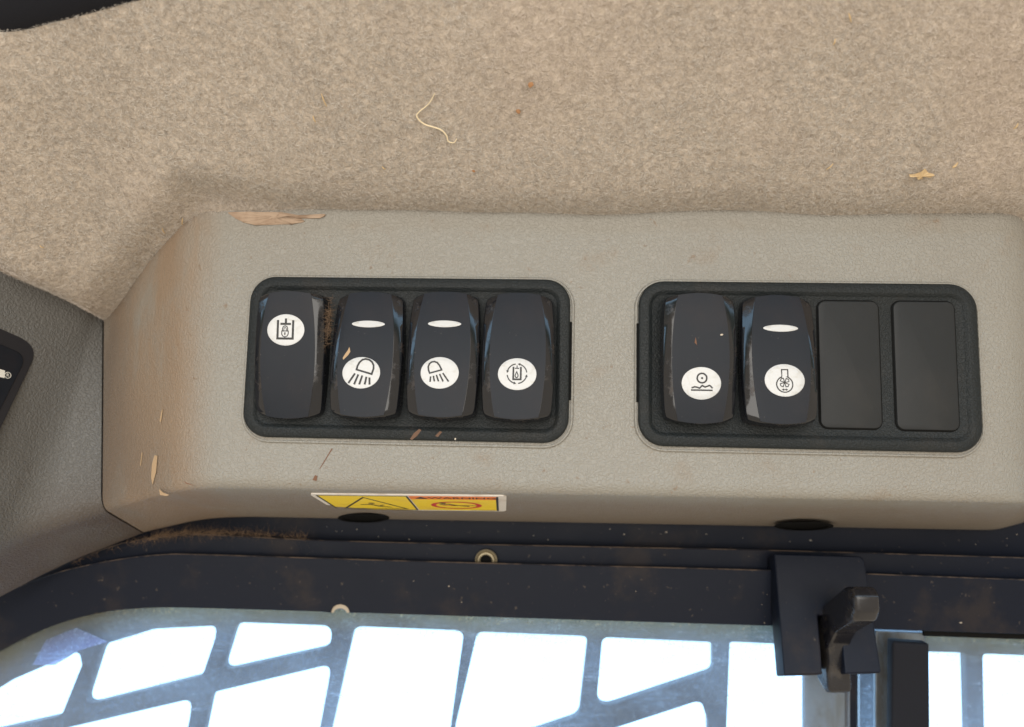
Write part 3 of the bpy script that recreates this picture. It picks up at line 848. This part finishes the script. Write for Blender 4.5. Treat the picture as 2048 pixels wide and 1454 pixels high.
# semicircular notch in the lower edge
nin = []
for x, y in inner: 
    if not 655 < x < 705: nin.append((x, y))
ins = [(680+19*math.cos(t), 1226-17*math.sin(t)) for t in np.linspace(math.pi, 0, 9)]
k0 = next(i for i, p in enumerate(nin) if p[0] > 680); nin = nin[:k0]+ins+nin[k0:]
plate('flange', outer+nin[::-1], 0, 3, m_steel, frame)
mid_top = sp([(-260, 1330), (-120, 1250), (0, 1190), (120, 1133), (240, 1088), (330, 1074), (420, 1070), (640, 1081), (1000, 1090), (1540, 1101), (2048, 1116), (2800, 1137)])
mid_bot = [(x, y+90) for x, y in outer]
plate('rebate', mid_top+mid_bot[::-1], 7, 3, m_steel, frame)
plate('header_rail', [(-260, 900), (2800, 900), (2800, 1190), (420, 1150), (-260, 1400)], 20, 4, m_steel, frame)
m_ledge = M('ledge_dust', (0.11, 0.08, 0.06), .95)
m_ledge.mix(m_ledge.ramp(m_ledge.noise(70, 4, .7), .42, .6), (0.012, 0.012, 0.018), 1.0)
for line, w_, r_ in ((outer, -.35, .32), (mid_top, -7.3, .28)):
    v_, f_ = tube([FP.pt(x, y, w_) for x, y in line if -200 < x < 2400], r_, 5); mk('ledge_dust', v_, f_, m_ledge, frame)
# light rim of the flange's lower edge, notch edge with its lit look put into the tan, and threaded ferrule
n_ = [(680+19*math.cos(t), 1225-17*math.sin(t)) for t in np.linspace(math.pi, 0, 13)]
n2 = [(680+13*math.cos(t), 1226-9*math.sin(t)) for t in np.linspace(math.pi, 0, 13)]
plate('notch_edge', n_+n2[::-1], 1.2, 1.6, m_tan, frame, bevel=.15)
bolt = empty('threaded_ferrule', U(972, 1116, 346), 'small brass coloured ferrule peeking over the door frame flange', 'ferrule')
fc = FP.px(972, 1122, -4)
vv, ff = [], []
n = 28
prof = ((5.2, -5.5), (5.2, -4.4), (4.6, -3.9), (4.3, -4.6), (3.9, -3.7), (3.2, -3.4), (2.7, -3.9), (2.5, -6.5))
for r, w in prof:
    for i in range(n): vv.append(FP.at(fc[0]+r*math.cos(2*math.pi*i/n), fc[1]+r*math.sin(2*math.pi*i/n), w))
for j in range(len(prof)-1):
    for i in range(n): ff.append((j*n+i, j*n+(i+1) % n, (j+1)*n+(i+1) % n, (j+1)*n+i))
mk('collar', vv, ff, m_bolt, bolt)
mk('bore', [FP.at(fc[0]+2.6*math.cos(2*math.pi*i/n), fc[1]+2.6*math.sin(2*math.pi*i/n), -5.6) for i in range(n)]+[FP.at(fc[0]+2.6*math.cos(2*math.pi*i/n), fc[1]+2.6*math.sin(2*math.pi*i/n), -7.2) for i in range(n)],
   [tuple(range(n))]+[(i, (i+1) % n, n+(i+1) % n, n+i) for i in range(n)], m_slot, bolt)

# left pane, right pane
lp = empty('window_pane', U(800, 1350, 348), 'large dusty glass pane left of the latch, in front of the guard', 'window pane', 'sliding window panes')
plate('glass', [(x, y-28) for x, y in inner if x < 1700]+[(1700, 1226), (1700, 1640), (-260, 1640)], 5, 2.5, m_glass, lp, bevel=0)
strip_top = [(x, y-6) for x, y in inner if x < 1680]
edge_b = [(x, y+16+4*math.sin(x*.013)) for x, y in inner if x < 1680]
def film(name, line, depth_px, w, parent):
    NR = 8; vs, at_ = [], []
    for x, y in line:
        for k in range(NR): vs.append(FP.pt(x, y+depth_px*k/(NR-1), w)); at_.append((1-k/(NR-1))**1.3)
    o = mk(name, vs, grid_faces(len(line), NR), m_glass2, parent)
    o.data.attributes.new('film', 'FLOAT', 'POINT').data.foreach_set('value', at_)
    return o
film('edge_film', strip_top, 62, -4.2, lp)
rp_ = empty('window_pane', U(1950, 1380, 356), 'narrow dusty glass pane at the right, behind the rubber strip', 'window pane', 'sliding window panes')
plate('glass', [(1720, 1228), (2800, 1260), (2800, 1640), (1720, 1640)], 14, 2.5, m_glass, rp_, bevel=0)
film('edge_film', [(1850+45*i, 1270+1.5*i) for i in range(11)], 62, -12.6, rp_)

# guard outside: one cut steel plate
GP = Plane(U(1024, 1350, 400), V3(1, -.03, -.0185), V3(0, 0.05, 1))
def rp2(pts, r): return [tuple(p) for p in round_poly(pts, r, 6)]
holes = [
    rp2([(-90, 1432), (20, 1362), (158, 1302), (163, 1330), (122, 1432), (-30, 1466), (-110, 1480)], [8, 60, 14, 10, 22, 20, 10]),
    rp2([(166, 1412), (205, 1290), (310, 1258), (432, 1252), (430, 1275), (404, 1352)], [16, 28, 60, 14, 8, 24]),
    rp2([(444, 1342), (474, 1245), (664, 1252), (660, 1294)], [14, 22, 22, 26]),
    rp2([(120, 1460), (384, 1398), (378, 1440), (340, 1600), (90, 1600)], [10, 20, 12, 10, 10]),
    rp2([(424, 1386), (662, 1329), (655, 1372), (612, 1600), (380, 1600)], [22, 24, 12, 10, 10]),
    rp2([(708, 1253), (928, 1262), (918, 1330), (880, 1600), (630, 1600)], [22, 16, 20, 10, 10]),
    rp2([(955, 1264), (1176, 1273), (1158, 1432), (1070, 1462), (900, 1500)], [16, 14, 26, 30, 30]),
    rp2([(1205, 1275), (1426, 1285), (1426, 1342), (1192, 1420)], [14, 12, 16, 26]),
    rp2([(1190, 1470), (1404, 1400), (1416, 1440), (1420, 1600), (1180, 1600)], [20, 22, 20, 10, 10]),
    rp2([(1460, 1284), (1690, 1294), (1690, 1600), (1448, 1600)], [6, 6, 6, 6]),
    rp2([(1760, 1302), (1932, 1306), (1940, 1600), (1760, 1600)], [6, 8, 6, 6]),
    rp2([(1966, 1308), (2170, 1316), (2170, 1600), (1972, 1600)], [8, 8, 6, 6])]
guard = empty('window_guard', U(1024, 1440, 400), 'cut steel window guard with slanted openings outside the glass', 'guard')
plate('grille_plate', [(-400, 1180), (2500, 1180), (2500, 1700), (-400, 1700)], 0, 6, m_guard, guard, holes=holes, bevel=.4, pl=GP)

# hexagonal lavender patch on the glass
plate_pts = [(65, 1330), (92, 1280), (152, 1256), (216, 1284), (160, 1300), (110, 1330)]
dec = plate('glass_patch', plate_pts, 4.3, .3, m_patch, None, bevel=0)
setp(dec, 'pale lavender patch on the glass in the lower left corner', 'decal')

# vertical channel where the panes meet, and the rubber strip
chan = empty('window_channel', U(1650, 1420, 352), 'galvanised vertical window channel below the latch', 'window channel')
plate('channel_face', [(1608, 1300), (1690, 1300), (1690, 1640), (1608, 1640)], 8, 3, m_channel, chan)
plate('channel_lip', [(1690, 1300), (1712, 1300), (1714, 1640), (1690, 1640)], 9.5, 3, m_steel, chan)
plate('edge_post', [(1752, 1262), (1850, 1266), (1850, 1640), (1752, 1640)], 13, 3, m_channel, chan)
rub = plate('rubber_strip', rp2([(1786, 1283), (1859, 1288), (1862, 1640), (1783, 1640)], [5, 5, 2, 2]), -3, 6, m_rubber, None, bevel=1.0)
setp(rub, 'black rubber edging strip standing upright right of the latch', 'rubber strip')
plate('slide_gap', [(1848, 1262), (2300, 1277), (2300, 1287), (1848, 1272)], 3.5, 1.5, m_slot, frame, bevel=0)

# ------------------------------------------------------------------ latch
latch = empty('window_latch', U(1650, 1230, 330), 'black window latch with worn lever hanging over the frame', 'latch')
LPt = [U(1548, 1107, 335), U(1728, 1112, 333), U(1762, 1347, 313), U(1568, 1352, 315)]
LP = Plane(sum(LPt)/4, LPt[1]-LPt[0]+LPt[2]-LPt[3], LPt[0]-LPt[3]+LPt[1]-LPt[2])
lo = [tuple(LP.px(x, y)) for x, y in ((1548, 1107), (1728, 1112), (1740, 1190), (1763, 1346), (1690, 1348), (1686, 1300), (1683, 1232), (1636, 1230), (1641, 1290), (1645, 1349), (1569, 1351))]
lo = round_poly(lo, [.5, 3, 2, 1.2, .6, .5, 1, .5, .5, .6, .8], 4)
vv, ff = fill2d([tuple(p) for p in lo], [], 13, .7)
mk('plate', [LP.at(x, y, z) for x, y, z in vv], ff, m_steel, latch)
vv, ff = fill2d([tuple(LP.px(x, y)) for x, y in ((1600, 1180), (1720, 1180), (1724, 1335), (1606, 1335))], [], 3, .2)
mk('inner_block', [LP.at(x, y, z-13.3) for x, y, z in vv], ff, m_slot, latch)
# lever: side profile (depth, z) extruded across
prof = [(322, -141.5), (331, -139), (333, -128), (331, -116), (324, -104), (304, -90.5), (297, -88.5), (293.5, -91), (293, -97), (295.5, -101.5), (313, -112.5), (318.5, -119), (318.5, -131), (317.5, -139)]
prof = [tuple(p) for p in round_poly(prof, [1.5, 2, 3, 5, 5, 5, 3.5, 3, 3, 4, 6, 5, 4, 2], 5)]
vv, ff = fill2d(prof, [], 10.2, 2.0, 4)
lx = 134.2
mk('lever', [V3(lx+10.2+z, x, y) for x, y, z in vv], ff, m_lever, latch, angle=50)

# ------------------------------------------------------------------ dirt, straw and lint
def straw(name, pts, mat, rad, label, cat, group=None):
    pth = smooth_path(pts, 6); n = len(pth)
    r = [rad*(1-.6*abs(2*i/(n-1)-1)**2) for i in range(n)]
    v, f = tube(pth, r, 6)
    return setp(mk(name, v, f, mat), label, cat, group)
def cpt(px, py, low=1.2):
    h = ceil_hit(px, py); p = ceil_pts(np.array([h[0]]), np.array([h[1]]), 0)[0]; return p - cn*low
G1 = 'dry bits caught in the headliner felt'
straw('grass_stem', [cpt(870, 184), cpt(858, 205), cpt(838, 222), cpt(835, 232), cpt(850, 246), cpt(880, 256), cpt(893, 268), cpt(897, 280), cpt(908, 283), cpt(914, 275)], m_stem, .26, 'long kinked grass stem on the felt above the left bezel', 'grass stem', G1)
bits = [((1694, 20), (1699, 40), 'pale straw bit near the top edge of the felt, right half'), ((1668, 73), (1664, 86), 'short pale straw bit just below the topmost straw bit'),
        ((628, 226), (634, 240), 'tan straw bit on the felt, left of the kinked stem'), ((645, 182), (656, 208), 'thin straw sliver on the felt above the tan straw bit'),
        ((318, 466), (322, 482), 'upright pale straw chip in the fold left of the console'), ((356, 452), (354, 468), 'straw chip lying on the console corner edge'),
        ((1650, 335), (1664, 322), 'thin pale fibre on the felt left of the torn leaf'), ((2024, 255), (2034, 243), 'short straw bit on the felt near the right edge'),
        ((765, 330), (772, 336), 'tiny tan straw bit on the felt above the paper strip'), ((105, 458), (112, 464), 'tiny pale straw bit low on the left felt')]
for a_, b_, lab in bits:
    a1, b1 = cpt(*a_), cpt(*b_); straw('straw_bit', [a1, (a1+b1)/2-cn*.4, b1], m_straw, .24, lab, 'straw bit', G1)
def scrap(name, pts, mat, fn, th, label, cat, group=None, wav=.5):
    o2 = round_poly(pts, 2, 2); n = len(o2)
    c = np.mean(o2, 0)
    top = [fn(x, y)+wav*math.sin(x*.35+y*.2)*-cn for x, y in o2]; bot = [p+cn*th for p in top]
    top.append(fn(c[0], c[1])-cn*wav*1.4); bot.append(top[-1]+cn*th)
    f = [(i, (i+1) % n, n) for i in range(n)]+[(n+1+i, n+1+n, n+1+(i+1) % n) for i in range(n)]+[(i, n+1+i, n+1+(i+1) % n, (i+1) % n) for i in range(n)]
    return setp(mk(name, top+bot, f, mat, smooth=False), label, cat, group)
scrap('leaf_scrap', [(1814, 342), (1828, 344), (1838, 337), (1846, 329), (1852, 339), (1868, 345), (1858, 350), (1844, 345), (1842, 354), (1832, 352), (1828, 347), (1816, 347)], m_straw, lambda x, y: cpt(x, y, 1.9), .25, 'torn tan leaf scrap on the felt above the right bezel', 'leaf scrap', G1)
scrap('leaf_scrap', [(1898, 326), (1906, 321), (1914, 319), (1910, 325), (1902, 329)], m_straw, lambda x, y: cpt(x, y, 1.9), .25, 'small tan flake up and right of the torn leaf', 'leaf scrap', G1)
for x, y, r, lab in ((1061, 166, 7, 'rusty mud crumb on the felt, upper of two right of the stem'), (1037, 220, 6, 'rusty mud crumb on the felt, lower of two right of the stem'), (948, 339, 4, 'small rusty crumb on the felt below the stem')):
    p = cpt(x, y, 1.3); vv, ff = [], []
    s_ = r/6.5
    n = 7
    for j in range(1, 4):
        for i in range(n):
            th, ph = 2*math.pi*i/n, math.pi*j/4; q = s_*random.uniform(.7, 1.2)
            vv.append(p+ex*q*math.sin(ph)*math.cos(th)+ey*q*math.sin(ph)*math.sin(th)-cn*q*.6*math.cos(ph))
    for j in range(2):
        for i in range(n): ff.append((j*n+i, j*n+(i+1) % n, (j+1)*n+(i+1) % n, (j+1)*n+i))
    ff += [tuple(range(n)), tuple(range(2*n, 3*n))]
    setp(mk('mud_crumb', vv, ff, M('rust_mud', (0.36, 0.19, 0.09), .95).m), lab, 'mud crumb', G1)
# torn paper strip along the console's top edge
pp = [(452, 424), (500, 423), (560, 424), (600, 430), (655, 428), (640, 436), (600, 436), (612, 443), (585, 448), (550, 446), (510, 450), (485, 444), (470, 436)]
o2 = [np.array(p) for p in round_poly(pp, 2, 3)]; n = len(o2); cc_ = np.array((550., 435.))
vv, ff = [], []
for j, sc in enumerate((1.0, .72, .42, .15)):
    for x, y in o2:
        q_ = (cc_[0]+(x-cc_[0])*(sc if j else 1)+rng.normal(0, .5), cc_[1]+(y-cc_[1])*sc+rng.normal(0, .5))
        vv.append(PANEL.pt(q_[0], q_[1], .55+.35*math.sin(q_[0]*.09)+rng.uniform(0, .45)*(j > 0)))
for j in range(3):
    for i in range(n): ff.append((j*n+i, j*n+(i+1) % n, (j+1)*n+(i+1) % n, (j+1)*n+i))
ff.append(tuple(3*n+i for i in range(n)))
o_ = len(vv); vv += [p-PANEL.ew*.5 for p in vv[:n]]; ff += [(i, o_+i, o_+(i+1) % n, (i+1) % n) for i in range(n)]+[tuple(o_+i for i in range(n))[::-1]]
setp(mk('paper_strip', vv, ff, m_paper, angle=25), 'torn brown paper strip along the top edge of the console', 'paper strip')

pf = lambda x, y, w: PANEL.pt(x, y, w)
flake(console, [(304, 928), (309, 910), (315, 912), (312, 945), (305, 970), (302, 955)], m_mud, side_pt)
flake(console, [(318, 978), (326, 985), (339, 990), (332, 992), (320, 990)], m_mud, side_pt)
flake(console, [(283, 905), (285, 905), (282, 930), (280, 932)], m_mud, side_pt)
flake(console, [(323, 822), (326, 818), (322, 845), (319, 842)], m_mud, side_pt)
flake(console, [(663, 897), (665, 898), (640, 938), (639, 937)], m_mud2, pf, 'hair_line')
flake(console, [(630, 950), (635, 952), (633, 962), (625, 960)], m_mud2, pf)
flake(console, [(366, 962), (390, 972), (372, 967)], m_mud2, pf)
bz = lambda x, y, w: PANEL.pt(x, y, w+2.75)
def bflake(pts, mat): 
    o = bobj[0]; n = len(pts); inv = o.matrix_world.inverted()
    P_ = [inv @ Wd(bz(x, y, .1)) for x, y in pts]+[inv @ Wd(bz(x, y, -.4)) for x, y in pts]
    mkl('mud_mark', [p*1000 for p in P_], [tuple(range(n))]+[(i, (i+1) % n, n+(i+1) % n, n+i) for i in range(n)], mat, o, smooth=False)
bflake([(838, 858), (843, 860), (834, 872), (824, 880), (820, 878), (828, 866)], M('brown_smear', (0.15, .085, .055), .9).m)
bflake([(880, 862), (884, 864), (876, 874), (870, 872)], M('brown_smear_small', (0.15, .085, .055), .9).m)
bflake([(909, 876), (912, 876), (912, 880), (909, 880)], m_speck)

# mud smear on the second switch
sw = [o for o in bpy.data.objects if o.name.startswith('rocker_switch')]
bpy.context.view_layer.update()
def rocker_flake(o, pts, mat):   # local mm
    n = len(pts)
    mkl('mud_mark', [(x, y, face_z(y)+.1) for x, y in pts]+[(x, y, face_z(y)-.1) for x, y in pts], [tuple(range(n))]+[(i, (i+1) % n, n+(i+1) % n, n+i) for i in range(n)], mat, o, smooth=False)
q = zc(29.4, 440, 735)
rocker_flake(sw[1], q((268, 680), (276, 700), (282, 730), (262, 765), (240, 790), (215, 815), (208, 795), (232, 750), (255, 715)), m_mud)
rocker_flake(sw[4], zc(28.4, 435, 725)((622, 494), (640, 488), (653, 496), (640, 508), (624, 506)), m_speck.m if hasattr(m_speck, 'zz') else m_speck)
rocker_flake(sw[4], zc(28.4, 435, 725)((385, 525), (392, 560), (402, 640), (396, 600), (375, 580)), m_mud2)

# lint in the frame gutter (nobody could count it)
def lint(name, path_px, d, n, spread, length, label, pl=None):
    pth = [np.array(p, float) for p in path_px]; P_ = []
    for _ in range(n):
        i = int((len(pth)-1)*min(.999, abs(rng.normal(.62, .2))%1)); t = rng.random(); c = pth[i]*(1-t)+pth[i+1]*t
        P_.append(U(c[0]+rng.normal(0, spread*.6), c[1]+rng.normal(0, spread), d+rng.normal(0, 1.0)))
    P_ = np.array(P_); a = rng.normal(0, .9, n)+(rng.random(n) < .3)*1.4
    dr = np.stack([np.cos(a), rng.normal(0, .3, n), np.sin(a)], -1); dr /= np.linalg.norm(dr, axis=1)[:, None]
    ob = fibres(name, P_, dr, V3(0, -1, 0), rng.uniform(.4, 1.0, n)*length, rng.uniform(.07, .16, n), m_lint.m, None, rng.random(n), 1.4, 4, 1.6)
    return setp(ob, label, 'lint', kind='stuff')
lint('gutter_lint', sp([(150, 1122), (235, 1092), (300, 1077), (340, 1068), (420, 1064), (520, 1066), (615, 1072)], 4), 345, 620, 2.6, 5.5, 'brown dusty lint lying along the frame gutter')
lint('switch_lint', [(662, 590), (660, 620), (657, 650), (655, 690)], 260, 110, 3.5, 4.5, 'brown lint wedged between the two leftmost switches')
lint('edge_lint', sp([(190, 650), (260, 570), (330, 480), (400, 426), (440, 425)], 4), 284, 0+60, 4, 3.0, 'dark lint along the console top corner') if False else None

# pale dust specks on the steel (uncountable)
vv, ff = [], []
for _ in range(34):
    x = rng.uniform(640, 2040); y = 1040+rng.uniform(0, 38)+(x-640)*.012
    if rng.random() < .25: y = rng.uniform(1150, 1230)+(x-640)*.02
    w0 = -19.9 if y < 1085+(x-640)*.015 else .2
    c = FP.px(x, y, w0); r = rng.uniform(.14, .32) if rng.random() < .85 else .5; o = len(vv)
    for k in range(5):
        a = 2*math.pi*k/5+rng.random(); q_ = r*rng.uniform(.6, 1.2); vv.append(FP.at(c[0]+q_*math.cos(a)*1.3, c[1]+q_*math.sin(a)*.8, w0))
    vv.append(FP.at(c[0], c[1], w0+r*.5))
    for k in range(5): ff.append((o+k, o+(k+1) % 5, o+5))
setp(mk('dust_specks', vv, ff, m_speck), 'pale dust specks scattered over the black steel', 'dust', kind='stuff')
